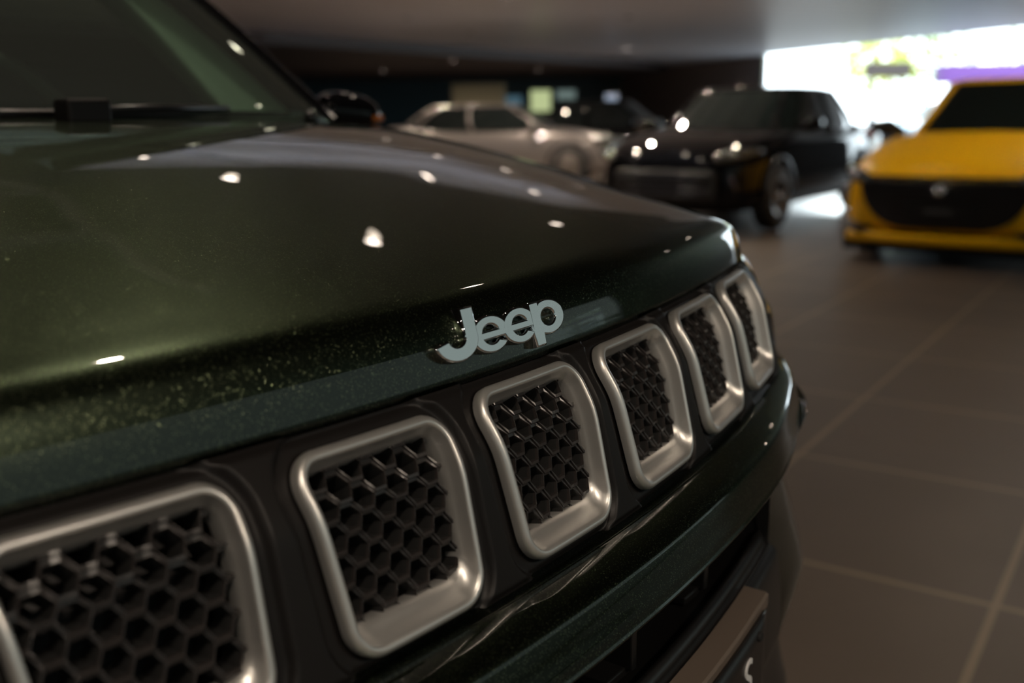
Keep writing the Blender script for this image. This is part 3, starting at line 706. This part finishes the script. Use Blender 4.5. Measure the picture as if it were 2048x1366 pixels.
# things along the back of the hall
def board(name, label, cat, r, f, w_, z0, z1, m, frame=None, th=.06):
    t = empty(name, W(r, f), -YAW); tag(t, label, cat)
    mb_ = MB(); mb_.box((-w_/2, 0, z0), (w_/2, th, z1)); bevel(mb_.build('casing', frame or M_BLACK, t), .01)
    mb_ = MB(); mb_.box((-w_/2+.04, -.008, z0+.04), (w_/2-.04, .002, z1-.04)); mb_.build('screen', m, t)
    mb_ = MB(); mb_.box((-.05, .01, 0), (.05, .05, z0)); mb_.box((-.3,-.15,0),(.3,.2,.03)); mb_.build('stand', M_BLACK, t)
    return t
M_BEIGE = mat('beige_panel', (.30,.27,.17), 0, .6)
t = empty('reception_booth', W(-.72, 24.6), -YAW); tag(t, 'beige box-topped booth standing behind the silver car', 'booth')
m = MB(); m.box((-.60, 0, 0), (.60, .8, 1.40)); m.build('body', M_BEIGE, t)
m = MB(); m.box((-.64,-.03,1.40), (.64,.83,1.95)); bevel(m.build('header', M_BEIGE, t), .02)
def em(c, s): return mat('lit_screen', (.02,.02,.02), 0, .4, emit=c, es=s)
board('display_screen', 'lit yellow-green screen at the back of the hall', 'screen', .78, 25, .56, 1.25, 1.83, em((.62,.72,.36), .75))
board('display_screen', 'pale grey-green screen right of the yellow-green one', 'screen', 1.45, 26, .55, 1.55, 1.85, em((.35,.48,.45), .35))
board('display_screen', 'dim blue screen left of the yellow-green one', 'screen', 0.13, 27, .5, 1.35, 1.75, em((.12,.25,.33), .4))
board('display_screen', 'small bluish-white screen standing alone near the centre back', 'screen', 2.9, 29, .42, 1.3, 1.8, em((.35,.45,.62), .7))

# =================================================================== OUTSIDE
M_GRD = mat('pale_paving', (.30,.28,.26), 0, .8); noise_color(M_GRD, 2, (.13,.125,.115), (.17,.16,.15))
gp_ = [W(7.9,31.4), W(11.5,22.05), W(12.8,18.6), Vector((12.2,-5.0,0)), Vector((-12,-5.0,0)), Vector((-12,-60,0)), W(90,-60), W(90,120), W(-10,120), W(4.6,41.3)]
structure(poly_slab('trim_9', gp_, -.12, -.02, M_GRD)); bpy.data.objects['trim_9'].name = 'ground'
M_LEAF = mat('sunlit_leaves', (.22,.31,.06), 0, .6); M_LEAF2 = mat('yellow_green_leaves', (.46,.48,.08), 0, .6); M_BARK = mat('bark', (.12,.09,.06), 0, .9)
def tree(p, h, rad, m, label):
    t = empty('tree', p); tag(t, label, 'tree', 'trees outside')
    mb_ = MB(); mb_.tube([(0,0,-.02),(.05,0,h*.4),(0,.05,h*.75)], [.14,.10,.05], 8); mb_.build('trunk', M_BARK, t, True)
    mb_ = MB()
    for i in range(520):
        d = Vector((random.gauss(0,1), random.gauss(0,1), random.gauss(0,1))).normalized()*rad*random.uniform(.45,1)
        c = Vector((0,0,h*.68)) + Vector((d.x, d.y, d.z*.8)); s_ = random.uniform(.10,.22)
        a_ = Vector((random.gauss(0,1), random.gauss(0,1), random.gauss(0,1))).normalized(); b_ = a_.orthogonal().normalized()
        mb_.add([c-a_*s_, c+b_*s_*.5, c+a_*s_, c-b_*s_*.5], [(0,1,2,3)])
    mb_.build('foliage', m, t)
tree(W(12.6,35.6), 4.2, 1.5, M_LEAF2, 'yellow-green tree outside, left of the dark sign board')
tree(W(15.6,38.5), 4.6, 1.7, M_LEAF, 'green leafy tree outside, above the yellow hatchback')
tree(W(19.6,38), 4.8, 1.7, M_LEAF, 'green leafy tree outside, at the right above the yellow roof')
t = empty('sign_board', W(12.0, 32.6), -YAW); tag(t, 'dark brown sign board on posts outside the opening', 'sign')
m = MB(); m.box((-.74,0,2.25),(.74,.08,2.70)); bevel(m.build('panel', mat('brown_sign', (.05,.035,.03), 0, .6), t), .01)
m = MB(); m.box((-.5,.02,-.02),(-.44,.08,2.3)); m.box((.44,.02,-.02),(.5,.08,2.3)); m.build('post', M_DARKCHROME, t)
t = empty('awning', W(13.6, 27), -YAW); tag(t, 'violet-pink awning strip outside, just above the yellow roof', 'awning')
m = MB(); m.box((-2.2,0,1.88),(2.6,.6,2.36)); bevel(m.build('canopy', mat('violet_cloth', (.16,.06,.28), 0, .7), t), .02)
m = MB(); m.box((-1.5,.3,-.02),(-1.44,.36,1.9)); m.box((2.4,.3,-.02),(2.46,.36,1.9)); m.build('post', M_DARKCHROME, t)
a, rz = place(10.6, 27.8, 14.0, 30)
make_car('sedan', 'pale blue car parked outside in daylight', M_BLUEPAINT, a, rz, dict(HATCH))
